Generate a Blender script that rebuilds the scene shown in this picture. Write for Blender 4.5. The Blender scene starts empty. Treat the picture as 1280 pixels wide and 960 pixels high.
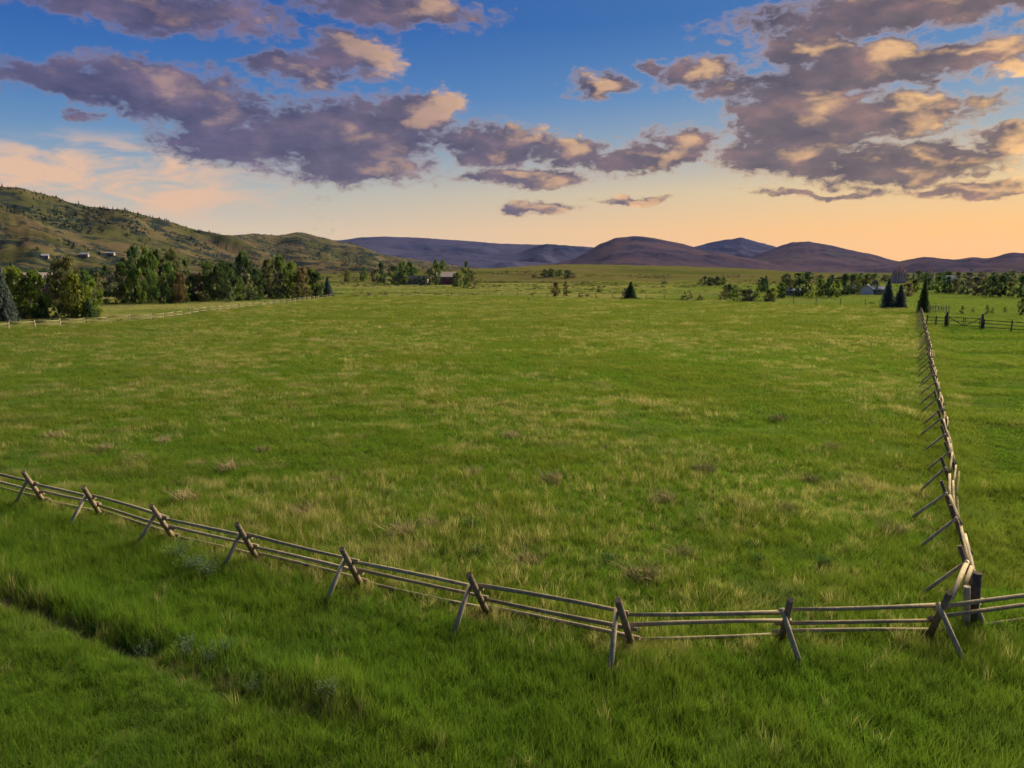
import bpy, bmesh, math, random
import numpy as np
from mathutils import Vector, Matrix
from mathutils.bvhtree import BVHTree

random.seed(7); rng = np.random.default_rng(7)
R = math.radians
SC = bpy.context.scene
COL = SC.collection

# ------------------------------------------------------------------ camera
CAM_H = 8.0
F = 914.0                      # focal length in pixels of a 1280 wide frame
PITCH = math.atan(142 / F)     # horizon 142 px above the centre
cam_d = bpy.data.cameras.new('camera'); cam = bpy.data.objects.new('camera', cam_d); COL.objects.link(cam)
cam_d.sensor_width = 36; cam_d.lens = F / 1280 * 36
cam_d.clip_start = 0.1; cam_d.clip_end = 40000
cam.location = (0, 0, CAM_H); cam.rotation_euler = (math.pi / 2 - PITCH, 0, 0)
SC.camera = cam
SC.view_settings.view_transform = 'Standard'; SC.view_settings.look = 'None'
SC.view_settings.gamma = 1; SC.view_settings.use_curve_mapping = False
SC.view_settings.exposure = 1.58
SC.cycles.use_denoising = True
SC.cycles.max_bounces = 4; SC.cycles.diffuse_bounces = 2; SC.cycles.transmission_bounces = 3
SC.cycles.transparent_max_bounces = 4; SC.cycles.volume_bounces = 0

def ray(px, py):
    r = (px - 640) / F; u = (480 - py) / F
    return Vector((r, math.cos(PITCH) + u * math.sin(PITCH), -math.sin(PITCH) + u * math.cos(PITCH)))
def flat(px, py, z=0.0):
    d = ray(px, py); t = (z - CAM_H) / d.z
    return Vector((d.x * t, d.y * t, z))
def at_dist(px, py, dist):                     # point at a horizontal distance along a view ray
    d = ray(px, py); t = dist / math.hypot(d.x, d.y)
    return Vector((d.x * t, d.y * t, CAM_H + d.z * t))

# ------------------------------------------------------------------ world and sun
SUN_AZ, SUN_EL = 42.0, 24.0
w = bpy.data.worlds.new('World'); SC.world = w; w.use_nodes = True
SKY_STRENGTH = 0.05

class NT:
    def __init__(s, tree): s.t = tree; s.n = tree.nodes; s.l = tree.links
    def new(s, typ, **kw):
        nd = s.n.new(typ)
        for k, v in kw.items(): setattr(nd, k, v)
        return nd
    def put(s, sock, val):
        if isinstance(val, bpy.types.NodeSocket): s.l.new(val, sock)
        elif val is not None: sock.default_value = val
    def m(s, op, a, b=None, c=None, clamp=False):
        nd = s.new('ShaderNodeMath', operation=op, use_clamp=clamp)
        s.put(nd.inputs[0], a); s.put(nd.inputs[1], b)
        if c is not None: s.put(nd.inputs[2], c)
        return nd.outputs[0]
    def vm(s, op, a, b=None):
        nd = s.new('ShaderNodeVectorMath', operation=op)
        s.put(nd.inputs[0], a)
        if b is not None: s.put(nd.inputs[1] if op != 'SCALE' else nd.inputs['Scale'], b)
        return nd.outputs['Value'] if op in ('LENGTH', 'DOT_PRODUCT') else nd.outputs[0]
    def mix(s, f, a, b, blend='MIX'):
        nd = s.new('ShaderNodeMix', data_type='RGBA', blend_type=blend)
        s.put(nd.inputs[0], f); s.put(nd.inputs[6], a); s.put(nd.inputs[7], b)
        return nd.outputs[2]
    def noise(s, vec, scale, detail=4, rough=0.5, dist=0.0):
        nd = s.new('ShaderNodeTexNoise')
        if vec is not None: s.l.new(vec, nd.inputs['Vector'])
        nd.inputs['Scale'].default_value = scale; nd.inputs['Detail'].default_value = detail
        nd.inputs['Roughness'].default_value = rough; nd.inputs['Distortion'].default_value = dist
        return nd.outputs
    def sstep(s, v, lo, hi, a=0.0, b=1.0):
        nd = s.new('ShaderNodeMapRange', interpolation_type='SMOOTHSTEP')
        s.put(nd.inputs[0], v); nd.inputs[1].default_value = lo; nd.inputs[2].default_value = hi
        nd.inputs[3].default_value = a; nd.inputs[4].default_value = b
        return nd.outputs[0]
    def ramp(s, f, stops, interp='LINEAR'):
        nd = s.new('ShaderNodeValToRGB'); cr = nd.color_ramp; cr.interpolation = interp
        while len(cr.elements) < len(stops): cr.elements.new(0.5)
        for e, (p, c) in zip(cr.elements, stops): e.position = p; e.color = (*c, 1)
        s.put(nd.inputs[0], f)
        return nd.outputs[0]

# cloud banks: centre px, py, half sizes in px, tilt in degrees, weight
CLOUDS = [(120,104,105,18,0,1),(205,112,85,27,0,1.05),(270,140,55,20,0,.9),(150,84,42,15,0,.8),
 (370,88,60,20,0,1),(440,70,60,24,0,1),
 (430,168,130,46,0,1.1),(520,140,58,30,0,1.1),(330,180,120,28,0,1),(450,207,100,22,0,1),(265,190,60,10,0,.7),
 (625,184,75,22,0,1),(655,222,90,15,0,1),(720,188,60,18,0,.9),(580,168,40,16,0,.8),
 (815,196,75,18,0,1),(850,170,46,18,0,1),
 (752,108,42,13,0,.85),(868,90,48,18,0,.95),(818,80,22,7,0,.7),(925,108,48,14,0,.8),
 (1010,152,95,50,0,1.1),(1110,148,80,26,0,1.1),(985,192,95,30,0,1),(1130,205,110,22,0,1.1),(1010,112,62,26,0,1),(1205,195,36,14,0,1),
 (1100,82,110,26,0,1.1),(1010,62,70,18,0,1),(1220,62,90,16,0,1),(1270,84,26,14,0,.8),
 (1268,172,48,16,0,.9),(1225,233,72,12,0,.95),(1015,239,85,5,0,.7),(1215,131,45,11,0,.45),
 (665,259,44,8,0,.8),(792,247,60,6,0,.8),(100,139,20,8,0,.6),(500,15,120,18,0,.8),(180,10,160,22,0,.9),(1150,8,200,24,0,1)]
g = bpy.data.node_groups.new('cloud_density', 'ShaderNodeTree')
g.interface.new_socket('Vector', in_out='INPUT', socket_type='NodeSocketVector')
g.interface.new_socket('Density', in_out='OUTPUT', socket_type='NodeSocketFloat')
N = NT(g); gi = N.new('NodeGroupInput'); go = N.new('NodeGroupOutput')
v0 = gi.outputs[0]
def azel(px, py):
    d = ray(px, py).normalized()
    return math.atan2(d.x, d.y), math.asin(d.z)
wv = N.vm('MULTIPLY', v0, (1.0, 1.9, 1.0))
n1 = N.noise(wv, 11.0, 4, 0.62)[1]
off = N.vm('MULTIPLY', N.vm('SUBTRACT', n1, (.5, .5, .5)), (.125, .056, 0))
vw = N.vm('ADD', v0, off)
field = None; vec = vw
for k_, (cx, cy, rx, ry, tilt, wt) in enumerate(CLOUDS):
    a, e = azel(cx, cy); sx_, sy_ = 1 / (rx / F * 1.12), 1 / (ry / F * 1.12)
    if k_ and k_ % 4 == 0:                     # chained so the shader evaluates the banks batch by batch
        vec = N.vm('ADD', vw, N.m('MULTIPLY', field, 1e-8))
    nd = N.new('ShaderNodeVectorMath', operation='MULTIPLY_ADD'); N.l.new(vec, nd.inputs[0])
    nd.inputs[1].default_value = (sx_, sy_, 0); nd.inputs[2].default_value = (-a * sx_, -e * sy_, 0)
    val = N.m('MULTIPLY_ADD', N.vm('LENGTH', nd.outputs[0]), -wt, wt)
    field = val if field is None else N.m('SMOOTH_MAX', field, val, 0.18)
# loose scattered cloud over the rest of the sky
big = N.noise(wv, 3.2, 3, 0.5)[0]
field = N.m('MAXIMUM', field, N.m('MULTIPLY_ADD', big, 3.0, -2.0))
field = N.m('MAXIMUM', field, -0.6)
fb = N.noise(N.vm('ADD', wv, N.vm('SCALE', off, 1.0)), 19.0, 3, 0.55, 0.3)[0]
dens = N.m('ADD', field, N.m('MULTIPLY_ADD', fb, 0.62, -0.28))
N.l.new(dens, go.inputs[0])

N = NT(w.node_tree)
for nd in list(N.n): N.n.remove(nd)
tc = N.new('ShaderNodeTexCoord'); dirv = N.vm('NORMALIZE', tc.outputs['Generated'])
sx = N.new('ShaderNodeSeparateXYZ'); N.l.new(dirv, sx.inputs[0])
az = N.m('ARCTAN2', sx.outputs[0], sx.outputs[1]); el = N.m('ARCSINE', sx.outputs[2])
cx = N.new('ShaderNodeCombineXYZ'); N.put(cx.inputs[0], az); N.put(cx.inputs[1], el)
V = cx.outputs[0]
def cd(vec):
    nd = N.new('ShaderNodeGroup'); nd.node_tree = g; N.l.new(vec, nd.inputs[0]); return nd.outputs[0]
S0 = cd(V)
S1 = cd(N.vm('ADD', V, (0.048, 0.004, 0)))
fine = N.noise(N.vm('MULTIPLY', V, (1, 1.8, 1)), 52.0, 6, 0.64, 0.5)[0]
D0 = N.m('ADD', S0, N.m('MULTIPLY_ADD', fine, 1.05, -0.55))
sky = N.new('ShaderNodeTexSky', sky_type='NISHITA', sun_disc=False)
sky.sun_elevation = R(SUN_EL); sky.sun_rotation = R(SUN_AZ)
sky.altitude = 1600; sky.air_density = 1.0; sky.dust_density = 0.6; sky.ozone_density = 2.5
GLOW = N.vm('DOT_PRODUCT', dirv, (math.sin(R(SUN_AZ)), math.cos(R(SUN_AZ)), 0.03))
warm = N.m('POWER', N.m('MULTIPLY_ADD', GLOW, 0.5, 0.5, True), 5.0)
# dusk: peach and orange along the horizon, deep blue overhead, warmer towards the sun
ELS = [0, .05, .10, .16, .22, .30, .60, 1.5]
COOL = [(4.3,3.6,2.5),(3.9,3.6,2.8),(2.3,2.8,3.0),(.75,1.75,3.2),(.20,1.02,3.0),(.05,.58,2.5),(.10,.42,1.5),(.08,.30,1.0)]
WARM = [(7.2,3.0,.38),(7.0,3.5,.70),(5.6,3.9,1.6),(2.5,2.8,2.8),(1.0,1.95,3.2),(.35,1.2,2.9),(.35,.8,1.9),(.2,.5,1.3)]
ef = N.m('SQRT', N.m('DIVIDE', N.m('MAXIMUM', el, 0.0), 1.5))
rampof = lambda cs: N.ramp(ef, [(math.sqrt(e_ / 1.5), tuple(q / 8 for q in c_)) for e_, c_ in zip(ELS, cs)])
dusk = N.vm('SCALE', N.mix(warm, rampof(COOL), rampof(WARM)), 8.0)
skyc = N.mix(0.95, sky.outputs[0], dusk)
# clouds
mask = N.sstep(D0, -0.04, 0.46)
edge = N.m('SUBTRACT', N.m('MULTIPLY_ADD', fine, 0.34, S0), N.m('ADD', S1, 0.17))
lit = N.sstep(edge, 0.15, 0.74)
thick = N.sstep(S0, 0.10, 0.85)
thin = N.sstep(D0, 0.02, 0.42, 1.0, 0.0)
litf = N.m('MAXIMUM', N.m('MULTIPLY', lit, N.m('MULTIPLY_ADD', thick, -0.35, 1.0)), N.m('MULTIPLY', thin, 0.62))
litf = N.m('MULTIPLY', litf, N.m('MULTIPLY_ADD', warm, 0.55, 0.46), clamp=True)
body = N.mix(warm, (.66, .63, 1.28, 1), (1.22, .90, .86, 1))
bn = N.noise(N.vm('MULTIPLY', V, (1, 2.2, 1)), 13.0, 5, 0.6)[0]
body = N.mix(1.0, body, N.ramp(bn, [(.30, (.55, .60, .72)), (.5, (1, 1, 1)), (.70, (1.9, 1.5, 1.25))]), 'MULTIPLY')
glowc = N.mix(warm, (4.9, 3.1, 2.2, 1), (8.4, 4.9, 1.9, 1))
cloudc = N.mix(litf, body, glowc)
skyc = N.mix(N.m('MULTIPLY', mask, 0.95), skyc, cloudc)
# thin peach cirrus low on the side away from the sun
cv = N.vm('MULTIPLY', V, (1.0, 3.6, 1.0))
mp = N.new('ShaderNodeMapping', vector_type='TEXTURE'); N.l.new(N.vm('ADD', V, N.vm('MULTIPLY', N.vm('SUBTRACT', N.noise(cv, 7, 2)[1], (.5,)*3), (.16, .05, 0))), mp.inputs[0])
a, e = azel(100, 230); mp.inputs['Location'].default_value = (a, e, 0); mp.inputs['Scale'].default_value = (.255, .066, 1e6)
cir = N.m('MULTIPLY', N.sstep(N.vm('LENGTH', mp.outputs[0]), 0.45, 1.10, 1.0, 0.0), N.sstep(N.noise(cv, 11, 5, .62, .6)[0], .36, .60), clamp=True)
cir = N.m('MULTIPLY', cir, N.m('SUBTRACT', 1.0, mask))
skyc = N.mix(N.m('MULTIPLY', cir, 0.92), skyc, (5.3, 3.4, 2.2, 1))
bg = N.new('ShaderNodeBackground'); N.l.new(skyc, bg.inputs[0]); bg.inputs[1].default_value = SKY_STRENGTH
wo = N.new('ShaderNodeOutputWorld'); N.l.new(bg.outputs[0], wo.inputs[0])
w.cycles.sampling_method = 'MANUAL'; w.cycles.sample_map_resolution = 512

sl = bpy.data.lights.new('sun', 'SUN'); so = bpy.data.objects.new('sun', sl); COL.objects.link(so)
sl.energy = 5.0; sl.angle = R(55); sl.color = (1.0, 0.88, 0.70)
sdir = Vector((math.sin(R(SUN_AZ)) * math.cos(R(SUN_EL)), math.cos(R(SUN_AZ)) * math.cos(R(SUN_EL)), math.sin(R(SUN_EL))))
so.rotation_euler = sdir.to_track_quat('Z', 'Y').to_euler(); so.location = (0, 0, 60)

# ------------------------------------------------------------------ helpers
def fade(t): return t * t * t * (t * (t * 6 - 15) + 10)
_perm = np.random.default_rng(3).random((256, 256))
def vnoise(x, y):
    xi = np.floor(x).astype(int); yi = np.floor(y).astype(int); fx = fade(x - xi); fy = fade(y - yi)
    a = _perm[xi & 255, yi & 255]; b = _perm[(xi + 1) & 255, yi & 255]; c = _perm[xi & 255, (yi + 1) & 255]; d = _perm[(xi + 1) & 255, (yi + 1) & 255]
    return (a * (1 - fx) + b * fx) * (1 - fy) + (c * (1 - fx) + d * fx) * fy
def fbm(x, y, o=5, g_=0.5):
    x = np.asarray(x, float); y = np.asarray(y, float); s = 0; a = 1; t = 0
    for i in range(o):
        s = s + a * vnoise(x * 2 ** i + 17.3 * i, y * 2 ** i + 5.1 * i); t += a; a *= g_
    return s / t
def polydist(x, y, pts):                        # distance and signed side to a polyline
    best = np.full(np.shape(x), 1e9); side = np.zeros(np.shape(x))
    for (ax, ay), (bx, by) in zip(pts[:-1], pts[1:]):
        dx, dy = bx - ax, by - ay; L = dx * dx + dy * dy
        t = np.clip(((x - ax) * dx + (y - ay) * dy) / L, 0, 1)
        d = np.hypot(x - ax - t * dx, y - ay - t * dy); s = np.sign((x - ax) * dy - (y - ay) * dx)
        m_ = d < best; best = np.where(m_, d, best); side = np.where(m_, s, side)
    return best, side
def inpoly(x, y, poly):
    c = np.zeros(np.shape(x), bool); n = len(poly)
    for i in range(n):
        (ax, ay), (bx, by) = poly[i], poly[(i + 1) % n]
        cond = ((ay > y) != (by > y)) & (x < (bx - ax) * (y - ay) / (by - ay + 1e-12) + ax)
        c ^= cond
    return c
def sm(x, a, b):
    t = np.clip((x - a) / (b - a), 0, 1); return t * t * (3 - 2 * t)

def tag(o, label=None, cat=None, group=None, kind=None):
    if label: o['label'] = label
    if cat: o['category'] = cat
    if group: o['group'] = group
    if kind: o['kind'] = kind
    return o
def link(name, me, mat=None, parent=None):
    if mat is not None and not me.materials: me.materials.append(mat)
    o = bpy.data.objects.new(name, me); COL.objects.link(o)
    if parent is not None: o.parent = parent
    return o
def empty(name, loc, label, cat, group=None, rz=0.0, sc=None):
    o = bpy.data.objects.new(name, None); COL.objects.link(o); o.empty_display_size = .3
    o.location = loc; o.rotation_euler = (0, 0, rz)
    if sc is not None: o.scale = sc
    return tag(o, label, cat, group)
def mesh(name, verts, faces, smooth=False):
    me = bpy.data.meshes.new(name); me.from_pydata([tuple(v) for v in verts], [], [tuple(f) for f in faces]); me.update()
    if smooth: me.polygons.foreach_set('use_smooth', [True] * len(me.polygons))
    return me
class MB:
    def __init__(s): s.v = []; s.f = []
    def tube(s, p, q, r0, r1, n=7, cap=True, bend=0.0):
        p = Vector(p); q = Vector(q); ax = (q - p).normalized()
        e1 = ax.orthogonal().normalized(); e2 = ax.cross(e1)
        seg = 3 if bend else 1
        side = e1 * bend
        for k in range(seg + 1):
            t = k / seg; c = p.lerp(q, t) + side * math.sin(math.pi * t); r = r0 + (r1 - r0) * t
            for i in range(n):
                a = 2 * math.pi * i / n; s.v.append(c + (e1 * math.cos(a) + e2 * math.sin(a)) * r)
        b = len(s.v) - n * (seg + 1)
        for k in range(seg):
            for i in range(n): s.f.append((b + k * n + i, b + k * n + (i + 1) % n, b + (k + 1) * n + (i + 1) % n, b + (k + 1) * n + i))
        if cap: s.f.append(tuple(range(b + n - 1, b - 1, -1))); s.f.append(tuple(range(b + seg * n, b + seg * n + n)))
        return s
    def box(s, c, d):
        x, y, z = c; a, b_, h = d[0] / 2, d[1] / 2, d[2] / 2; b = len(s.v)
        s.v += [Vector((x + i * a, y + j * b_, z + k * h)) for i in (-1, 1) for j in (-1, 1) for k in (-1, 1)]
        s.f += [tuple(b + i for i in q) for q in ((0, 1, 3, 2), (4, 6, 7, 5), (0, 4, 5, 1), (2, 3, 7, 6), (0, 2, 6, 4), (1, 5, 7, 3))]
        return s
    def build(s, name, smooth=False): return mesh(name, s.v, s.f, smooth)

def material(name):
    m = bpy.data.materials.new(name); m.use_nodes = True; n = NT(m.node_tree)
    bs = n.n['Principled BSDF']; bs.inputs['Roughness'].default_value = 1.0
    bs.inputs['Specular IOR Level'].default_value = 0.0
    return m, n, bs
def simple(name, c1, c2, scale=4.0, coords='Object', rough=.85, bump=0.0, stretch=(1, 1, 1)):
    m, n, bs = material(name); t = n.new('ShaderNodeTexCoord')
    v = n.vm('MULTIPLY', t.outputs[coords], stretch)
    f = n.noise(v, scale, 5, .6)[0]
    n.l.new(n.ramp(f, [(.3, c1), (.7, c2)]), bs.inputs['Base Color']); bs.inputs['Roughness'].default_value = rough
    if bump:
        b = n.new('ShaderNodeBump'); b.inputs['Strength'].default_value = bump; n.l.new(f, b.inputs['Height']); n.l.new(b.outputs[0], bs.inputs['Normal'])
    return m

# ------------------------------------------------------------------ layout (metres, from the picture's ground plane)
def F2(pts): return [tuple(flat(*p)[:2]) for p in pts]
DITCH = F2([(-120, 705), (0, 749), (60, 775), (120, 797), (200, 828), (300, 866), (370, 888), (430, 903)])
_feet = [(36, 631), (106, 653), (195, 680), (300, 707), (429, 746), (588, 785), (778, 829), (991, 820), (1186, 818)]
FRONT = F2(_feet)
_d = (Vector(FRONT[0]) - Vector(FRONT[1])).normalized() * 3.5
FRONT = [tuple(Vector(FRONT[0]) + _d * 2), tuple(Vector(FRONT[0]) + _d)] + FRONT
_c = Vector(FRONT[-1]); FRONT.append(tuple(_c + Vector((3.4, 0.9)))); FRONT.append(tuple(_c + Vector((6.6, 2.2))))
SIDE0 = Vector((10.85, 17.3)); SIDE1 = Vector(flat(1151, 393)[:2])
LEFTB = F2([(-60, 421), (0, 413), (100, 406), (195, 400), (250, 392), (305, 385), (360, 379), (418, 372)])
FARB = F2([(418, 372), (520, 370.5), (640, 371), (780, 374), (900, 377), (1000, 381), (1140, 384)])
FIELD = [p for p in FRONT[:-2]] + [tuple(SIDE0), tuple(SIDE1)] + FARB[::-1] + LEFTB[::-1]

def ground_z(x, y):
    x = np.asarray(x, float); y = np.asarray(y, float); r = np.hypot(x, y)
    z = (fbm(x / 14 + 9, y / 14, 3) - .5) * .35 * sm(r, 5, 30) + (fbm(x / 2.3, y / 2.3 + 4, 2) - .5) * .10
    d, s = polydist(x, y, DITCH)
    wob = (fbm(x / 1.1 + 3, y / 1.1, 3) - .5) * .35
    z = z - (.05 + .20 * sm(fbm(x / 1.9 + 20, y / 1.9, 2), .42, .62)) * (1 - sm(d + wob, .05, .55)) + .07 * np.exp(-((d - .9) / .45) ** 2)
    # the land beyond the far fence: gently uneven
    z = z + sm(r, 260, 700) * (fbm(x / 160, y / 160 + 2, 4) - .45) * 5.0
    z = z * sm(7200 - r, 0, 800)
    return z

# ------------------------------------------------------------------ materials of the land
def attr(n, name, kind='GEOMETRY'):
    a = n.new('ShaderNodeAttribute', attribute_name=name, attribute_type=kind); return a
mg, n, bs = material('ground_soil_grass')
geo = n.new('ShaderNodeNewGeometry').outputs['Position']
zone = attr(n, 'zone').outputs['Color']; sp = n.new('ShaderNodeSeparateColor'); n.l.new(zone, sp.inputs[0])
nb = n.noise(geo, .05, 5, .6)[0]; nf = n.noise(geo, 1.3, 5, .65)[0]
turf = n.ramp(n.m('MULTIPLY_ADD', nf, .6, n.m('MULTIPLY', nb, .4)), [(.3, (.040, .062, .010)), (.5, (.075, .095, .016)), (.7, (.13, .130, .032))])
wide = n.noise(n.vm('MULTIPLY', geo, (.4, 1.6, 1)), .018, 6, .6)[0]
dry = n.ramp(n.m('MULTIPLY_ADD', wide, .7, n.m('MULTIPLY', nf, .3)), [(.32, (.034, .046, .009)), (.48, (.056, .062, .013)), (.62, (.080, .068, .022)), (.75, (.050, .058, .012))])
soil = n.ramp(nf, [(.3, (.10, .052, .036)), (.7, (.24, .14, .10))])
pale = n.ramp(nf, [(.3, (.09, .08, .05)), (.7, (.14, .12, .08))])
c = n.mix(sp.outputs[0], turf, dry); c = n.mix(sp.outputs[1], c, soil); c = n.mix(sp.outputs[2], c, pale)
n.l.new(c, bs.inputs['Base Color']); bs.inputs['Roughness'].default_value = .95
b = n.new('ShaderNodeBump'); b.inputs['Strength'].default_value = .6; b.inputs['Distance'].default_value = .3; n.l.new(nf, b.inputs['Height']); n.l.new(b.outputs[0], bs.inputs['Normal'])
M_GROUND = mg

def hill_mat(name, cols, dark, scale, darkamt=(.50, .62), stretch=(1, 1, 2.2)):
    m, n, bs = material(name)
    p = n.new('ShaderNodeNewGeometry').outputs['Position']
    v = n.vm('MULTIPLY', p, stretch)
    f = n.noise(v, scale, 7, .62, .5)[0]
    c = n.ramp(f, [(.34, cols[0]), (.46, cols[1]), (.56, cols[2]), (.68, cols[3])])
    d = n.noise(n.vm('ADD', v, (300, 70, 9)), scale * 3.4, 10, .74, .6)[0]
    c = n.mix(n.sstep(d, *darkamt), c, (*dark, 1))
    n.l.new(c, bs.inputs['Base Color']); bs.inputs['Roughness'].default_value = .95
    b = n.new('ShaderNodeBump'); b.inputs['Strength'].default_value = .7; b.inputs['Distance'].default_value = 6; n.l.new(d, b.inputs['Height']); n.l.new(b.outputs[0], bs.inputs['Normal'])
    return m
M_HILL = hill_mat('foothill_slope', [(.028, .034, .012), (.053, .050, .016), (.080, .058, .028), (.042, .044, .015)], (.015, .021, .016), .006, (.495, .555))
M_RISE = hill_mat('meadow_slope', [(.056, .066, .014), (.082, .082, .018), (.100, .084, .026), (.058, .068, .014)], (.042, .036, .020), .008, (.60, .72), (.5, 1.6, 3))
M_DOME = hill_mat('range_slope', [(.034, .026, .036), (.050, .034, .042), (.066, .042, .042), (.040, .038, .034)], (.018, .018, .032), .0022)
M_FAR = hill_mat('far_range', [(.030, .032, .062), (.042, .040, .070), (.050, .045, .070), (.036, .036, .062)], (.020, .024, .046), .0012)  # blue of the distant haze painted into the slope colours

# ------------------------------------------------------------------ ground sheet
angs = np.concatenate([np.linspace(-58, 58, 380), np.linspace(62, 298, 60)]) * math.pi / 180
radii = [2.0]
while radii[-1] < 7600: radii.append(radii[-1] * 1.0165)
radii = np.array(radii); NA, NR = len(angs), len(radii)
AA, RR = np.meshgrid(angs, radii)
GX, GY = RR * np.sin(AA), RR * np.cos(AA); GZ = ground_z(GX, GY)
verts = np.stack([GX.ravel(), GY.ravel(), GZ.ravel()], 1)
verts = np.vstack([verts, [[0, 0, float(ground_z(0, 0))]]])
ii, jj = np.meshgrid(np.arange(NR - 1), np.arange(NA), indexing='ij'); j2 = (jj + 1) % NA
quads = np.stack([ii * NA + jj, ii * NA + j2, (ii + 1) * NA + j2, (ii + 1) * NA + jj], -1).reshape(-1, 4)
fan = [(NR * NA, (j + 1) % NA, j) for j in range(NA)]
gm = mesh('ground', verts, [tuple(q[::-1]) for q in quads.tolist()] + [tuple(reversed(t)) for t in fan], True)
gx, gy = verts[:, 0], verts[:, 1]
inf = inpoly(gx + (fbm(gx / 3, gy / 3) - .5) * 2, gy + (fbm(gx / 3 + 7, gy / 3) - .5) * 2, FIELD)
rr = np.hypot(gx, gy); aa = np.degrees(np.arctan2(gx, gy))
dz = np.where(inf, .0, sm(rr, 120, 240)); dz = dz * (1 - .55 * sm(aa, 8, 20) * (1 - sm(rr, 500, 900)) - .35 * (1 - sm(aa, -24, -14)))
dz = np.where(np.abs(aa) > 60, sm(rr, 150, 400), dz)
dd, _ = polydist(gx, gy, DITCH)
soilv = 1 - sm(dd + (fbm(gx / .9, gy / .9, 3) - .5) * .5, .05, .35)
palev = np.zeros(len(gx))
palev = np.maximum(palev, (sm(rr, 900, 960) * (1 - sm(rr, 1180, 1260))) * sm(aa, 24, 27) * (1 - sm(aa, 44, 50)))
tr, _ = polydist(gx, gy, F2([(1130, 374), (1060, 368), (990, 366), (900, 366), (870, 369), (845, 372)]))
palev = np.maximum(palev, .6 * (1 - sm(tr, 1.2, 3)))
ca = gm.color_attributes.new('zone', 'FLOAT_COLOR', 'POINT')
ca.data.foreach_set('color', np.stack([dz, soilv, palev, np.ones(len(gx))], 1).ravel())
tag(link('ground', gm, M_GROUND), kind='structure')
BVHS = [BVHTree.FromPolygons([tuple(v) for v in verts.tolist()], quads.tolist())]

# ------------------------------------------------------------------ hills and ranges
def ridge(name, pts, front, back, mat, amp, base=-6.0, na=160, nf=40, power=1.25, seed=0, collide=False, foot=None, rough=1.0):
    px = [p[0] for p in pts]; us = np.linspace(px[0], px[-1], na)
    py = np.interp(us, px, [p[1] for p in pts]); ds = np.interp(us, px, [p[2] for p in pts])
    k = np.array([.25, .5, .25])
    for _ in range(2): py[1:-1] = np.convolve(py, k, 'valid')
    V_ = []; nb_ = 10
    for i, (u, yv, d) in enumerate(zip(us, py, ds)):
        cp = at_dist(u, yv, d); dirx, diry = cp.x / d, cp.y / d
        dF = d - front if foot is None else np.interp(u, [q[0] for q in foot], [q[1] for q in foot])
        for j in range(nf + nb_ + 1):
            if j <= nf:
                t = j / nf; dist = dF + (d - dF) * t; h = t ** power
            else:
                t = (j - nf) / nb_; dist = d + back * t; h = (1 - t) ** 1.3
            V_.append((dirx * dist, diry * dist, cp.z * h + base * (1 - h), h, cp.z))
    A = np.array(V_)
    L = max(60.0, front * .22) if foot is None else 170.0
    nz = fbm(A[:, 0] / L + seed, A[:, 1] / L + seed * 2, 6, .55)
    rid = 1 - np.abs(2 * nz - 1) * 1.6
    h = A[:, 3]; wgt = np.sin(np.pi * np.clip(h, 0, 1)) ** .7
    A[:, 2] += (nz - .5) * amp * (wgt * 1.4 + .25 * sm(h, .05, .3)) - amp * .5 * np.clip(rid, 0, 1) * wgt * rough
    A[:, 2] += (fbm(A[:, 0] / (L * .12), A[:, 1] / (L * .12), 3) - .5) * amp * .16 * sm(h, .02, .2)
    row = nf + nb_ + 1
    fs = [(i * row + j, (i + 1) * row + j, (i + 1) * row + j + 1, i * row + j + 1) for i in range(na - 1) for j in range(row - 1)]
    me = mesh(name, A[:, :3].tolist(), fs, True)
    o = link(name, me, mat); tag(o, kind='structure')
    if collide: BVHS.append(BVHTree.FromPolygons([tuple(v) for v in A[:, :3].tolist()], fs))
    return A, row, na

LEFT_PTS = [(-420, 215, 1050), (-200, 214, 1080), (-60, 226, 1120), (0, 232, 1150), (30, 235, 1160), (60, 245, 1180), (100, 256, 1220), (150, 263, 1280), (200, 275, 1350), (240, 286, 1450), (290, 294, 1600), (318, 292, 1800), (345, 295, 1900), (372, 290, 2050), (400, 297, 2150), (440, 305, 2350), (480, 318, 2600), (530, 326, 2900), (600, 336, 3200), (680, 342, 3300)]
LH = ridge('hill_slope', LEFT_PTS, 0, 900, M_HILL, 26, na=300, nf=80, power=1.3, seed=2, collide=True, foot=[(-420, 420), (0, 430), (300, 520), (450, 560), (600, 700), (680, 900)])
ridge('meadow_rise', [(380, 346, 700), (450, 344, 720), (560, 338, 760), (640, 334, 850), (700, 331, 900), (780, 331, 950), (860, 332.5, 950), (930, 336, 900), (1000, 341, 850), (1080, 346, 800)], 0, 500, M_RISE, 10, base=-3, na=160, nf=60, power=1.0, seed=5, collide=True, foot=[(380, 330), (640, 290), (1080, 330)], rough=.5)
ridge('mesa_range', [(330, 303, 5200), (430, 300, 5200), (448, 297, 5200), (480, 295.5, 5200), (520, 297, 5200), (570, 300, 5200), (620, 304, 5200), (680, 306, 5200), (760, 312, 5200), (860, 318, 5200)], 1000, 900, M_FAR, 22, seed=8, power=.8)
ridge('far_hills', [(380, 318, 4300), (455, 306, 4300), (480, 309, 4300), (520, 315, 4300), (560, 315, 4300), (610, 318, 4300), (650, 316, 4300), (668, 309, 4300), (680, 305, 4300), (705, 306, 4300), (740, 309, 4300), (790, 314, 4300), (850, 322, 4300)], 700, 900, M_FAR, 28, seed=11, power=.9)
ridge('low_dark_hills', [(420, 322, 3700), (500, 319, 3700), (560, 321, 3700), (610, 324, 3700), (660, 327, 3700), (720, 331, 3700), (800, 336, 3700)], 700, 700, M_FAR, 22, seed=13)
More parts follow.
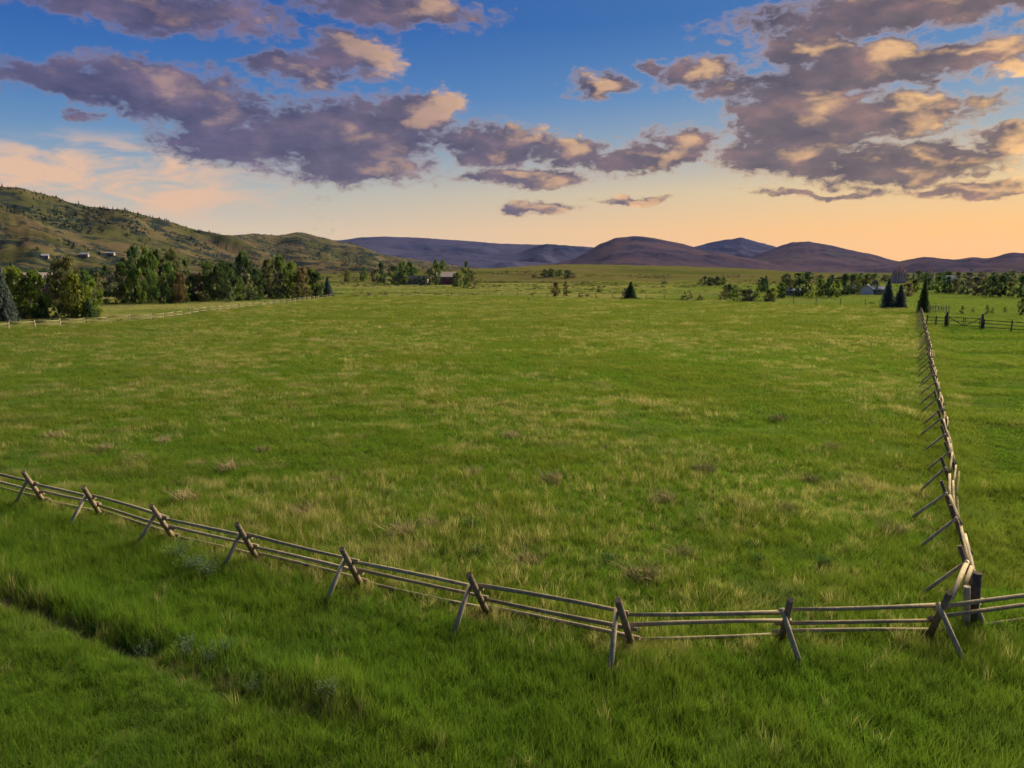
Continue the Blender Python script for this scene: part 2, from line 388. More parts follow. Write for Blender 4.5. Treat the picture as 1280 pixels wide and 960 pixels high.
ridge('domed_mountain', [(640, 334, 3500), (690, 331, 3500), (715, 325, 3500), (735, 314, 3500), (752, 304, 3500), (770, 297.5, 3500), (795, 295, 3500), (815, 297, 3500), (850, 304, 3500), (885, 313, 3500), (920, 320, 3500), (965, 328, 3500), (1030, 337, 3500)], 1400, 900, M_DOME, 26, na=200, nf=60, seed=17, power=.95)
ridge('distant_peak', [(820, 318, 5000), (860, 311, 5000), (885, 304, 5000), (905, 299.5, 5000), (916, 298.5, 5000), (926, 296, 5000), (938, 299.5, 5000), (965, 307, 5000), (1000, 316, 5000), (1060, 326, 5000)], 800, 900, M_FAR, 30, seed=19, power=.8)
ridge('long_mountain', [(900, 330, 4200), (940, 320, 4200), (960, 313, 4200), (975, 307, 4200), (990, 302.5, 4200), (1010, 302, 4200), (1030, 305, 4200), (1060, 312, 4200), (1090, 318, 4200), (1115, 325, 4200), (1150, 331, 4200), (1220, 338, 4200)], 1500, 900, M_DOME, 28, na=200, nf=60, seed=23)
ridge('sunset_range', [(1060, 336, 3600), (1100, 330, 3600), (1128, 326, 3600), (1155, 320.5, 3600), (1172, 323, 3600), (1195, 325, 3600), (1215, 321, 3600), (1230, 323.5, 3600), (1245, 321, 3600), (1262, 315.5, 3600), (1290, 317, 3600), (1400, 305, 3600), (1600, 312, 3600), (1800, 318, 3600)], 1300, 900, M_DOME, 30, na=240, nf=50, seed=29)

def hit(px, py):
    o = Vector((0, 0, CAM_H)); d = ray(px, py).normalized(); best = None
    for b_ in BVHS:
        p, nn, i, dist = b_.ray_cast(o, d, 6000)
        if p is not None and (best is None or dist < best[1]): best = (p, dist)
    return best[0] if best else at_dist(px, py, 900)
def drop(x, y):
    z = None
    for b_ in BVHS:
        p, nn, i, dist = b_.ray_cast(Vector((x, y, 900)), Vector((0, 0, -1)), 2000)
        if p is not None and (z is None or p.z > z): z = p.z
    return 0.0 if z is None else z
def pxscale(p): return (Vector(p) - Vector((0, 0, CAM_H))).length / F      # metres per pixel

# ------------------------------------------------------------------ grass
M_GRASS, n, bs = material('grass_blade')
ti = attr(n, 'tint', 'INSTANCER'); sp = n.new('ShaderNodeSeparateXYZ'); n.l.new(ti.outputs['Vector'], sp.inputs[0])
oi = n.new('ShaderNodeObjectInfo').outputs['Random']
lush = n.mix(oi, (.054, .122, .012, 1), (.104, .174, .020, 1))
yel = n.mix(oi, (.090, .118, .016, 1), (.136, .145, .028, 1))
c = n.mix(sp.outputs[0], lush, yel)
c = n.mix(sp.outputs[1], c, n.mix(oi, (.24, .20, .09, 1), (.36, .29, .145, 1)))
c = n.mix(sp.outputs[2], c, n.mix(oi, (.05, .095, .035, 1), (.08, .13, .05, 1)))
n.n.remove(bs)
df = n.new('ShaderNodeBsdfDiffuse'); trn = n.new('ShaderNodeBsdfTranslucent'); n.l.new(c, df.inputs[0])
n.l.new(n.mix(.5, c, n.mix(1.0, c, (1.45, 1.6, .6, 1), 'MULTIPLY')), trn.inputs[0])
ms = n.new('ShaderNodeMixShader'); ms.inputs[0].default_value = .48; n.l.new(df.outputs[0], ms.inputs[1]); n.l.new(trn.outputs[0], ms.inputs[2])
n.l.new(ms.outputs[0], n.n['Material Output'].inputs[0])

def tuft_mesh(name, nbl, rad, h0, h1, wid, rs, lean=.5, seg=3):
    v, f = [], []
    for _ in range(nbl):
        a = rs.random() * 6.283; q = rad * math.sqrt(rs.random()); bx, by = q * math.cos(a), q * math.sin(a)
        h = rs.uniform(h0, h1); yaw = rs.random() * 6.283; la = rs.random() * 6.283; ln = h * lean * (rs.random() ** 1.5) + q * .25
        wx, wy = math.cos(yaw) * wid / 2, math.sin(yaw) * wid / 2; b0 = len(v)
        for k in range(seg + 1):
            t = k / seg; ww = (1 - t) ** .7 if k < seg else 0
            x = bx + math.cos(la) * ln * t * t; y = by + math.sin(la) * ln * t * t; z = h * (t - .25 * lean * t * t) - .02
            if k < seg: v += [(x - wx * ww, y - wy * ww, z), (x + wx * ww, y + wy * ww, z)]
            else: v.append((x, y, z))
        for k in range(seg - 1): f.append((b0 + 2 * k, b0 + 2 * k + 1, b0 + 2 * k + 3, b0 + 2 * k + 2))
        f.append((b0 + 2 * seg - 2, b0 + 2 * seg - 1, b0 + 2 * seg))
    me = mesh(name, v, f); me.materials.append(M_GRASS); return me
rs = random.Random(11)
TUFTS = bpy.data.collections.new('grass_tufts')
def add_t(i, *a, **k):
    o = bpy.data.objects.new('t%02d' % i, tuft_mesh('tuft%02d' % i, *a, **k)); TUFTS.objects.link(o)
for i in range(6): add_t(i, 18, .13, .20, .46, .010, rs, .65)
for i in range(6, 11): add_t(i, 46, .42, .18, .44, .020, rs, .7, 2)
for i in range(11, 15): add_t(i, 80, 1.15, .16, .42, .045, rs, .7, 2)

def gn_scatter(name, P, rot, scl, idx, tint, coll):
    me = bpy.data.meshes.new(name); me.vertices.add(len(P)); me.vertices.foreach_set('co', P.ravel().astype(np.float32))
    for nm, ty, arr, key in (('rot', 'FLOAT_VECTOR', rot, 'vector'), ('scl', 'FLOAT_VECTOR', scl, 'vector'), ('tint', 'FLOAT_VECTOR', tint, 'vector'), ('idx', 'INT', idx, 'value')):
        a_ = me.attributes.new(nm, ty, 'POINT'); a_.data.foreach_set(key, arr.ravel().astype(np.int32 if ty == 'INT' else np.float32))
    o = bpy.data.objects.new(name, me); COL.objects.link(o)
    ng = bpy.data.node_groups.new(name, 'GeometryNodeTree')
    ng.interface.new_socket('Geometry', in_out='INPUT', socket_type='NodeSocketGeometry')
    ng.interface.new_socket('Geometry', in_out='OUTPUT', socket_type='NodeSocketGeometry')
    q = NT(ng); a = q.new('NodeGroupInput'); z = q.new('NodeGroupOutput')
    ci = q.new('GeometryNodeCollectionInfo'); ci.inputs['Collection'].default_value = coll
    ci.inputs['Separate Children'].default_value = True; ci.inputs['Reset Children'].default_value = True
    ip = q.new('GeometryNodeInstanceOnPoints'); ip.inputs['Pick Instance'].default_value = True
    def at(nm, ty):
        t = q.new('GeometryNodeInputNamedAttribute', data_type=ty); t.inputs[0].default_value = nm; return t.outputs[0]
    q.l.new(a.outputs[0], ip.inputs['Points']); q.l.new(ci.outputs[0], ip.inputs['Instance'])
    q.l.new(at('idx', 'INT'), ip.inputs['Instance Index']); q.l.new(at('rot', 'FLOAT_VECTOR'), ip.inputs['Rotation']); q.l.new(at('scl', 'FLOAT_VECTOR'), ip.inputs['Scale'])
    q.l.new(ip.outputs[0], z.inputs[0])
    md = o.modifiers.new('scatter', 'NODES'); md.node_group = ng
    return o

def sector(r0, r1, rho, half=42.0):
    nn = int(rho * R(half) * (r1 * r1 - r0 * r0)); r = np.sqrt(rng.random(nn) * (r1 * r1 - r0 * r0) + r0 * r0)
    a = (rng.random(nn) * 2 - 1) * R(half); return r * np.sin(a), r * np.cos(a)
xs, ys, ids = [], [], []
for (r0, r1, rho, i0, i1) in ((7.5, 16, 95, 0, 6), (16, 26, 75, 0, 6), (26, 38, 50, 0, 6), (30, 62, 14, 6, 11), (62, 100, 8, 6, 11), (85, 245, 1.9, 11, 15), (150, 480, .36, 11, 15)):
    x, y = sector(r0, r1, rho); xs.append(x); ys.append(y); ids.append(rng.integers(i0, i1, len(x)))
X = np.concatenate(xs); Y = np.concatenate(ys); ID = np.concatenate(ids)
Rr = np.hypot(X, Y)
dd, sd = polydist(X, Y, DITCH)
infield = inpoly(X, Y, FIELD)
_sl = (SIDE1 - SIDE0).normalized(); side_off = (X - SIDE0.x) * _sl.y - (Y - SIDE0.y) * _sl.x
right_pad = (~infield) & (side_off > 0) & (Y > 17 + .2 * (X - 11))
keep = (dd > .22 * sm(fbm(X / 1.9 + 20, Y / 1.9, 2), .44, .62) * rng.uniform(.5, 1.4, len(X))) & (Rr < 480)
keep &= infield | (right_pad & (Rr < 150)) | (Rr > 110) | (Rr < 110)
keep &= ~(infield & (Rr > 250)); beyond = (~infield) & (Rr > 125)
X, Y, ID, Rr, dd, sd, infield, right_pad, side_off = [q[keep] for q in (X, Y, ID, Rr, dd, sd, infield, right_pad, side_off)]; beyond = beyond[keep]; right_pad = right_pad & ~beyond
Z = ground_z(X, Y)
patch = fbm(X / 9, Y / 9 + 3, 4); fine = fbm(X / 1.6 + 8, Y / 1.6, 3); streak = fbm(X / 22, Y / 5 + 30, 4)
yellow = (.22 + .55 * sm(patch * .45 + fine * .55, .30, .72)) + sm(Rr, 40, 170) * .30 * infield + .10 * infield
dryp = sm(fbm(X / 1.1 + 40, Y / .8, 3), .57, .76) * sm(fbm(X / 15 + 4, Y / 11, 3), .36, .58) * .60 * (infield | (Rr > 40))
dryp += sm(fbm(X / 6 + 1, Y / 2.4 + 5, 4), .56, .72) * sm(Rr, 40, 120) * .14 * infield
dryp += (rng.random(len(X)) < (.095 - .03 * sm(Rr, 60, 140)) * sm(fbm(X / 8 + 2, Y / 6, 3), .38, .66) * infield + .004) * .85
sage = sm(fbm(X / 2.1 + 70, Y / 2.1 + 9, 3), .66, .76) * .28
hgt = .62 + .75 * fine + .45 * (patch - .5)
hgt *= np.where(infield, .92, 1.0)
front_strip = (~infield) & (~right_pad) & (Rr < 60)
mown = front_strip & (sd > 0)                    # near bank of the ditch: shorter turf
hgt = np.where(mown, hgt * .90, hgt)
hgt = np.where(front_strip & ~mown, hgt * 1.12, hgt)
hgt = np.where(right_pad, hgt * np.where(side_off < 1.6, 1.0, .55), hgt)
hgt = np.where((~infield) & (~right_pad) & (Rr >= 60), hgt * .5, hgt)
hgt = np.where(front_strip & (sd < 0) & (dd < .9), hgt * 1.25, hgt)
# streaks of cut hay in the side paddock
wind = right_pad & (side_off > 2)
yellow = np.where(wind, yellow * .4 + .45 * sm(streak, .45, .6), yellow)
yellow = np.where(right_pad & (side_off < 2.2), np.maximum(yellow, .8), yellow)
hgt = np.where(wind, hgt * (.6 + 1.1 * sm(streak, .5, .62)), hgt)
dryp = np.where(wind, dryp * .4, dryp)
dryp = np.where(front_strip & (dd < .40), dryp + .45 * (rng.random(len(X)) < .25), dryp)
yellow = np.where(front_strip, yellow * .75, yellow); sage = np.where(front_strip, sage * .5, sage)
fdist, _ = polydist(X, Y, FRONT)
dryp = np.where((fdist < .6) & (rng.random(len(X)) < .12), dryp + .5, dryp)
lod = np.where(ID >= 11, 2, np.where(ID >= 6, 1, 0))
dryp = np.where(beyond, .07 + .14 * sm(20 - np.degrees(np.arctan2(X, Y)), 0, 18) + .36 * sm(fbm(X / 30, Y / 16 + 8, 4), .42, .62) * sm(40 - np.degrees(np.arctan2(X, Y)), 8, 30) + .15 * rng.random(len(X)), dryp)
yellow = np.where(beyond, .32, yellow); hgt = np.where(beyond, hgt * .9, hgt); sage = np.where(beyond, sage * .4, sage)
far = beyond & (Rr > 200)
Z[far] = [drop(a_, b_) for a_, b_ in zip(X[far], Y[far])]
hgt = hgt * (1 + .35 * (dryp > .7))
P = np.stack([X, Y, Z], 1)
rot = np.stack([rng.normal(0, .10, len(X)), rng.normal(0, .10, len(X)), rng.random(len(X)) * 6.283], 1)
sxy = rng.uniform(.8, 1.25, len(X)); scl = np.stack([sxy, sxy, np.clip(hgt, .25, 1.9) * rng.uniform(.8, 1.2, len(X))], 1)
tint = np.stack([np.clip(yellow, 0, 1), np.clip(dryp, 0, .95), np.clip(sage, 0, .8)], 1)
def part_(sel, name, label, cat):
    tag(gn_scatter(name, P[sel], rot[sel], scl[sel], ID[sel], tint[sel], TUFTS), label, cat, kind='stuff')
part_(infield, 'field_grass', 'mottled green and straw pasture grass inside the rail fences', 'grass')
part_(right_pad, 'paddock_grass', 'shorter streaky grass outside the long side fence', 'grass')
part_(beyond, 'meadow_grass', 'dull olive and tan grass of the open land beyond the fences', 'grass')
part_((~infield) & (~right_pad) & (~beyond), 'verge_grass', 'tall lush grass along the ditch outside the fence', 'grass')

# ------------------------------------------------------------------ wood
def wood(name, c1, c2, c3):
    m, n, bs = material(name); t = n.new('ShaderNodeTexCoord').outputs['Object']
    oi = n.new('ShaderNodeObjectInfo').outputs['Random']
    f = n.noise(n.vm('ADD', t, n.new('ShaderNodeCombineXYZ').outputs[0]), 9, 6, .7)[0]
    f2 = n.noise(t, 1.7, 3)[0]
    c = n.ramp(n.m('MULTIPLY_ADD', f, .7, n.m('MULTIPLY', f2, .3)), [(.32, c1), (.5, c2), (.68, c3)])
    c = n.mix(1.0, c, n.ramp(oi, [(0, (.75, .74, .72)), (1, (1.12, 1.1, 1.08))]), 'MULTIPLY')
    n.l.new(c, bs.inputs['Base Color'])
    b = n.new('ShaderNodeBump'); b.inputs['Strength'].default_value = .5; b.inputs['Distance'].default_value = .02; n.l.new(f, b.inputs['Height']); n.l.new(b.outputs[0], bs.inputs['Normal'])
    return m
M_RAIL = wood('weathered_rail', (.18, .148, .09), (.31, .255, .155), (.43, .36, .23))
M_LEG = wood('weathered_leg', (.25, .195, .12), (.41, .335, .215), (.53, .445, .30))
M_BARK = wood('brown_bark_leg', (.11, .078, .048), (.20, .15, .095), (.29, .22, .145))
M_DARKW = wood('dark_post', (.055, .045, .035), (.10, .082, .062), (.16, .135, .105))
M_WIRE, _n, _b = material('fence_wire'); _b.inputs['Base Color'].default_value = (.2, .2, .2, 1); _b.inputs['Metallic'].default_value = .8; _b.inputs['Roughness'].default_value = .5

def pole(name, p, q, r0, r1, mat, parent, n=8, bend=0.0):
    p = Vector(p); q = Vector(q); o_ = p
    me = MB().tube((0, 0, 0), q - p, r0, r1, n, True, bend).build(name, False)
    for pl in me.polygons: pl.use_smooth = len(pl.vertices) == 4
    o = link(name, me, mat, parent); o.location = p - parent.location
    return o
def buck_fence(name, bucks, label, rd=.076, rl=.058, railr=.047, seg_n=8, fr=(.62, .345, .085), seed=1):
    """bucks: (foot of the bare leg, foot of the rail leg, top of the rail leg)"""
    rj = random.Random(seed); root = empty(name, bucks[0][1], label, 'fence'); cols = []
    for i, (A, B, T) in enumerate(bucks):
        ax = (T - B).normalized()
        a = Vector(bucks[max(0, i - 1)][1]); c = Vector(bucks[min(len(bucks) - 1, i + 1)][1]); t = (c - a).normalized()
        pole('leg', B - ax * .15, T, rd * rj.uniform(.95, 1.08), rd * rj.uniform(.85, .95), M_BARK, root, seg_n + 2)
        C = B + (T - B) * rj.uniform(.70, .75) - t * (rd + rl * .6)
        d = (C - A).normalized(); pole('leg', A - d * .15 - t * .04, C + d * .06, rl * 1.05, rl * .9, M_LEG, root, seg_n)
        away = (B - A); away.z = 0; away.normalize(); nrm = (away - ax * away.dot(ax)).normalized()   # outer face of the rail leg
        cols.append([B + (T - B) * (f + rj.uniform(-.015, .015)) + nrm * (rd + railr * .85) for f in fr] + [t])
    for i in range(len(cols) - 1):
        for k in range(len(fr)):
            P_, Q_ = cols[i][k], cols[i + 1][k]; d = (Q_ - P_).normalized(); st = Vector((0, 0, .03 if (i + k) % 2 else -.03))
            A, B = P_ - d * rj.uniform(.08, .2) + st, Q_ + d * rj.uniform(.08, .2) + st; r_ = railr * rj.uniform(.88, 1.08)
            if rj.random() < .5: A, B = B, A
            pole('rail', A, B, r_ * 1.06, r_ * .88, M_RAIL, root, seg_n, bend=rj.uniform(-.03, .03))
    return root, cols
def gz(x, y): return float(ground_z(x, y))
def onland(px, py):
    p = flat(px, py)
    for _ in range(3): p = flat(px, py, gz(p.x, p.y))
    return p
FB = [(onland(*a_), onland(*b_), flat(*c_, 1.42)) for a_, b_, c_ in (((18, 634), (56, 629), (29, 590)), ((85, 662), (127, 646), (104, 609)), ((171, 684), (219, 676), (189, 632)), ((279, 714), (323, 701), (296, 655)), ((407, 758), (453, 734), (427, 686)), ((566, 801), (610, 769), (586, 718)), ((764, 849), (791, 809), (772, 750)), ((1005, 839), (977, 801), (988, 750)), ((1212, 839), (1160, 798), (1187, 741)))]
step = (FB[0][1] - FB[1][1]); step.z = 0
FB = [tuple(q + step * k for q in FB[0]) for k in (2, 1)] + FB
FB += [tuple(q + Vector((3.3 * k, .55 * k + .25 * k * k, 0)) for q in FB[-1]) for k in (1, 2)]
buck_fence('rail_fence', FB, 'weathered buck and rail fence curving along the ditch side of the pasture', seed=3)
nr = Vector((_sl.y, -_sl.x, 0))
ctr = [onland(*q) + nr * .85 for q in ((1150, 744), (1146, 687), (1139, 649), (1143, 617), (1151, 590))]
k_ = round((Vector((SIDE1.x, SIDE1.y, 0)) - ctr[-1]).length / 3.3)
ctr += [ctr[-1].lerp(Vector((SIDE1.x, SIDE1.y, 0)), (i + 1) / k_) + nr * random.uniform(-.12, .12) for i in range(k_)]
SB = []
for c in ctr:
    def W(o_, h): x, y = c.x + nr.x * o_, c.y + nr.y * o_; return Vector((x, y, gz(x, y) + h))
    t3 = Vector((_sl.x, _sl.y, 0)) * random.uniform(-.12, .12)
    SB.append((W(-.85 + random.uniform(-.08, .08), 0) + t3, W(.42, 0), W(-.12, 1.40 + random.uniform(-.08, .08)) - t3 * .5))
sf, cols = buck_fence('rail_fence', SB, 'long straight buck and rail fence running away towards the spruces and gate', rd=.060, rl=.046, railr=.040, seed=5)
# corner posts and the closing rails
pb, pt = onland(1208, 789), flat(1209, 733, 1.12)
pole('post', pb - Vector((0, 0, .2)), pt, .075, .07, M_LEG, sf, 10)
rb, rt_ = onland(1214, 785), flat(1222, 716, 1.36)
pole('post', rb - Vector((0, 0, .2)), rt_, .11, .10, M_DARKW, sf, 12)
eb = onland(1238, 790); pole('post', eb - Vector((0, 0, .15)), rb + Vector((.05, 0, .55)), .06, .055, M_LEG, sf, 9)
for k in range(3):
    pole('rail', cols[0][k], pb.lerp(pt, (.92, .55, .2)[k]) + Vector((.0, .11, 0)), .05, .046, M_RAIL, sf)
pole('rail', cols[0][0] + Vector((-.06, .1, .1)), flat(1189, 749, 1.05), .055, .048, M_RAIL, sf)

# pasture rail fence on the hill side: pale two-rail fence with short posts
def walk(pts, step):
    out = []; pts = [Vector(p) for p in pts]; acc = 0.0
    for a, b_ in zip(pts[:-1], pts[1:]):
        L = (b_ - a).length; s = acc
        while s < L: out.append(a + (b_ - a) * (s / L)); s += step
        acc = s - L
    return out
def share_posts(pts, h, r, mat, root, name='post', box=False, n=6):
    me = MB().tube((0, 0, -.2), (0, 0, h), r, r * .95, n).build(name); me.materials.append(mat)
    for p in pts:
        o = bpy.data.objects.new(name, me); COL.objects.link(o); o.parent = root
        o.location = Vector((p.x, p.y, drop(p.x, p.y))) - root.location; o.rotation_euler = (random.uniform(-.04, .04), random.uniform(-.04, .04), random.random() * 6)
        o.scale = (1, 1, random.uniform(.92, 1.08))
def span_rails(pts, hs, r, mat, root, name='rail', n=6, gap=0.0):
    for a, b_ in zip(pts[:-1], pts[1:]):
        za, zb = drop(a.x, a.y), drop(b_.x, b_.y)
        for h in hs:
            if random.random() < gap: continue
            pole(name, (a.x, a.y, za + h + random.uniform(-.04, .04)), (b_.x, b_.y, zb + h + random.uniform(-.04, .04)), r, r * .9, mat, root, n)
lp = walk(LEFTB, 3.6)
root = empty('rail_fence', (lp[0].x, lp[0].y, drop(*lp[0])), 'low pale two rail fence beside the leafy grove below the hill', 'fence')
M_PALE = wood('pale_rail', (.12, .11, .06), (.18, .165, .09), (.25, .22, .13))
share_posts(lp, 1.15, .09, M_LEG, root); span_rails(lp, (.90, .42), .060, M_PALE, root, gap=.12)
fp = walk(FARB, 5.2)
root = empty('wire_fence', (fp[0].x, fp[0].y, drop(*fp[0])), 'thin wire fence with dark posts across the far end of the pasture', 'fence')
share_posts(fp, 1.5, .085, M_DARKW, root)
for h in (.5, .95, 1.35):
    mb = MB()
    for a, b_ in zip(fp[:-1], fp[1:]): mb.tube((a.x - root.location.x, a.y - root.location.y, drop(a.x, a.y) + h - root.location.z), (b_.x - root.location.x, b_.y - root.location.y, drop(b_.x, b_.y) + h - root.location.z), .012, .012, 4, False)
    link('wire', mb.build('wire'), M_WIRE, root)

# gate and dark fence behind the side paddock
def onflat(px, py): p = flat(px, py); return Vector((p.x, p.y))
ga, gb = onflat(1183, 408), onflat(1227, 411)
groot = empty('ranch_gate', (*ga, drop(*ga)), 'dark timber gate with crossed braces between two tall posts', 'gate')
for q in (ga, gb): pole('post', (q.x, q.y, -.2), (q.x, q.y, 2.05), .17, .16, M_DARKW, groot, 10)
mid = (ga + gb) / 2; u = (gb - ga).normalized()
for a, b_ in ((ga + u * .3, mid - u * .12), (mid + u * .12, gb - u * .3)):
    for q in (a, b_): pole('stile', (q.x, q.y, .18), (q.x, q.y, 1.45), .055, .055, M_DARKW, groot)
    for h in (.28, .85, 1.38): pole('rail', (a.x, a.y, h), (b_.x, b_.y, h), .05, .05, M_DARKW, groot)
pole('brace', (*(ga + u * .3), 1.38), (*(mid - u * .12), .28), .055, .055, M_DARKW, groot)
pole('brace', (*(mid + u * .12), .28), (*(gb - u * .3), 1.38), .055, .055, M_DARKW, groot)
for nm, A, B, lab in (('w', onflat(1158, 407), ga - u * .25, 'dark plank fence joining the long side fence to the gate'), ('e', gb + u * .25, onflat(1340, 419), 'dark plank fence running on from the gate past saplings')):
    L = (B - A).length; k = max(2, round(L / 3.2)); pts = [A + (B - A) * (i / k) for i in range(k + 1)]
    rt = empty('plank_fence', (*A, drop(*A)), lab, 'fence')
    share_posts(pts, 1.5, .09, M_DARKW, rt); span_rails(pts, (.35, .8, 1.25), .055, M_DARKW, rt)
p0 = [onflat(1156, 390), onflat(1186, 391)]; k = 9
pts = [p0[0] + (p0[1] - p0[0]) * (i / k) for i in range(k + 1)]
rt = empty('picket_row', (*pts[0], drop(*pts[0])), 'short row of close set weathered posts behind the lone spruce', 'fence'); share_posts(pts, 1.4, .10, M_LEG, rt); span_rails(pts, (1.0,), .04, M_LEG, rt)

# ------------------------------------------------------------------ field plants one can pick out
M_DRY, n, bs = material('straw'); oi = n.new('ShaderNodeObjectInfo').outputs['Random']; n.l.new(n.ramp(oi, [(0, (.27, .20, .10)), (1, (.40, .30, .16))]), bs.inputs['Base Color'])
M_WEED, n, bs = material('weed_leaf'); oi = n.new('ShaderNodeObjectInfo').outputs['Random']; n.l.new(n.ramp(oi, [(0, (.034, .07, .016)), (1, (.05, .09, .022))]), bs.inputs['Base Color'])
M_SAGE, n, bs = material('sage_leaf'); oi = n.new('ShaderNodeObjectInfo').outputs['Random']; n.l.new(n.ramp(oi, [(0, (.055, .085, .04)), (1, (.085, .12, .06))]), bs.inputs['Base Color'])
dry_me = []
for i in range(4):
    me = tuft_mesh('dry_clump', 190, .36, .30, .66, .015, rs, 1.15); me.materials.clear(); me.materials.append(M_DRY); dry_me.append(me)
DRY = [(172, 572), (250, 577), (285, 583), (232, 622), (540, 657), (500, 668), (935, 638), (852, 692), (805, 722), (1040, 560), (972, 522), (1112, 665), (660, 702), (690, 600), (420, 600), (330, 560), (760, 560), (590, 590), (880, 590), (1015, 600), (450, 545), (130, 560), (205, 548), (640, 545), (830, 625), (70, 545), (380, 640), (985, 640)]
for i, (px, py) in enumerate(DRY):
    p = flat(px, py + 4); o = link('dry_grass_clump', dry_me[i % 4]); o.location = (p.x, p.y, gz(p.x, p.y)); o.rotation_euler = (0, 0, random.random() * 6)
    s = random.uniform(.7, 1.15); o.scale = (s * 1.15, s * 1.15, s * 1.1)
    tag(o, 'straw coloured clump of dead bunchgrass standing in the green pasture', 'grass clump', 'dead grass clumps in the pasture')
def leafy(name, nst, h, spread, lw, ll, r_):
    v, f = [], []
    for _ in range(nst):
        a = r_.random() * 6.283; tx, ty = math.cos(a) * spread * r_.random(), math.sin(a) * spread * r_.random(); hh = h * r_.uniform(.6, 1)
        for k in range(10):
            t = (k + 1) / 10; p = Vector((tx * t, ty * t, hh * t - .02)); b = r_.random() * 6.283; d = Vector((math.cos(b), math.sin(b), r_.uniform(-.1, .7))) * ll * (1.1 - .5 * t); s_ = d.cross(Vector((0, 0, 1))).normalized() * lw
            b0 = len(v); v += [p, p + d * .5 + s_, p + d, p + d * .5 - s_]; f.append((b0, b0 + 1, b0 + 2, b0 + 3))
        b0 = len(v); v += [Vector((-.006, 0, -.03)), Vector((.006, 0, -.03)), Vector((tx, ty, hh))]; f.append((b0, b0 + 1, b0 + 2))
    return mesh(name, v, f)
wd = [leafy('weed', 30, .42, .40, .016, .13, rs) for _ in range(2)]; sg = [leafy('sage', 30, .55, .40, .010, .12, rs) for _ in range(2)]
for q in wd: q.materials.append(M_WEED)
for q in sg: q.materials.append(M_SAGE)
for i, (px, py) in enumerate([(598, 692), (590, 660), (940, 682), (947, 700), (1030, 705), (760, 700)]):
    p = flat(px, py + 5); o = link('weed_plant', wd[i % 2]); o.location = (p.x, p.y, gz(p.x, p.y)); o.rotation_euler = (0, 0, i * 1.3); s = random.uniform(.8, 1.3); o.scale = (s, s, s)
    tag(o, 'dark green leafy weed clump growing in the pasture grass', 'weed', 'dark weed clumps in the pasture')
for i, (px, py) in enumerate([(240, 715), (225, 700), (262, 722)]):
    p = flat(px, py + 4); o = link('sagebrush', sg[i % 2]); o.location = (p.x, p.y, gz(p.x, p.y)); o.rotation_euler = (0, 0, i * 2.1); o.scale = (1.2, 1.2, 1.0 + .15 * i)
    tag(o, 'grey green sagebrush beside the bottom rail of the curving fence', 'shrub', 'sagebrush at the fence foot')
for i, (px, py) in enumerate([(235, 822), (262, 830), (285, 822), (320, 862), (410, 878), (180, 812)]):
    p = flat(px, py + 4); o = link('ditch_weed', sg[i % 2]); o.location = (p.x, p.y, gz(p.x, p.y)); o.rotation_euler = (.1, 0, i * 1.7); s = random.uniform(.6, .95); o.scale = (s * .8, s * .8, s * 1.25)
    tag(o, 'pale green leaning weed growing on the ditch bank', 'weed', 'pale weeds along the ditch')

# ------------------------------------------------------------------ trees
M_LEAF, n, bs = material('tree_leaf')
oi = n.new('ShaderNodeObjectInfo'); lp_ = attr(n, 'leafv').outputs['Fac']
c = n.mix(1.0, oi.outputs['Color'], n.ramp(lp_, [(0, (.62, .66, .6)), (1, (1.45, 1.35, 1.2))]), 'MULTIPLY')
n.n.remove(bs); df = n.new('ShaderNodeBsdfDiffuse'); trn = n.new('ShaderNodeBsdfTranslucent'); n.l.new(c, df.inputs[0]); n.l.new(c, trn.inputs[0])
ms = n.new('ShaderNodeMixShader'); ms.inputs[0].default_value = .35; n.l.new(df.outputs[0], ms.inputs[1]); n.l.new(trn.outputs[0], ms.inputs[2]); n.l.new(ms.outputs[0], n.n['Material Output'].inputs[0])
M_TRUNK = simple('trunk_bark', (.06, .045, .035), (.14, .11, .085), 6, bump=.5)
def leafquad(v, f, p, s, r_, flatn=.0):
    a = Vector((r_.gauss(0, 1), r_.gauss(0, 1), r_.gauss(0, 1))).normalized(); b = a.orthogonal().normalized(); b = Matrix.Rotation(r_.random() * 6.28, 3, a) @ b; c_ = a.cross(b)
    b0 = len(v); v += [p + b * s, p + c_ * s * .6, p - b * s, p - c_ * s * .6]; f.append((b0, b0 + 1, b0 + 2, b0 + 3))
def finish(v, f, vals, name):
    me = mesh(name, v, f); at_ = me.attributes.new('leafv', 'FLOAT', 'FACE'); at_.data.foreach_set('value', np.clip(np.array(vals, np.float32), 0, 1)); me.materials.append(M_LEAF); return me
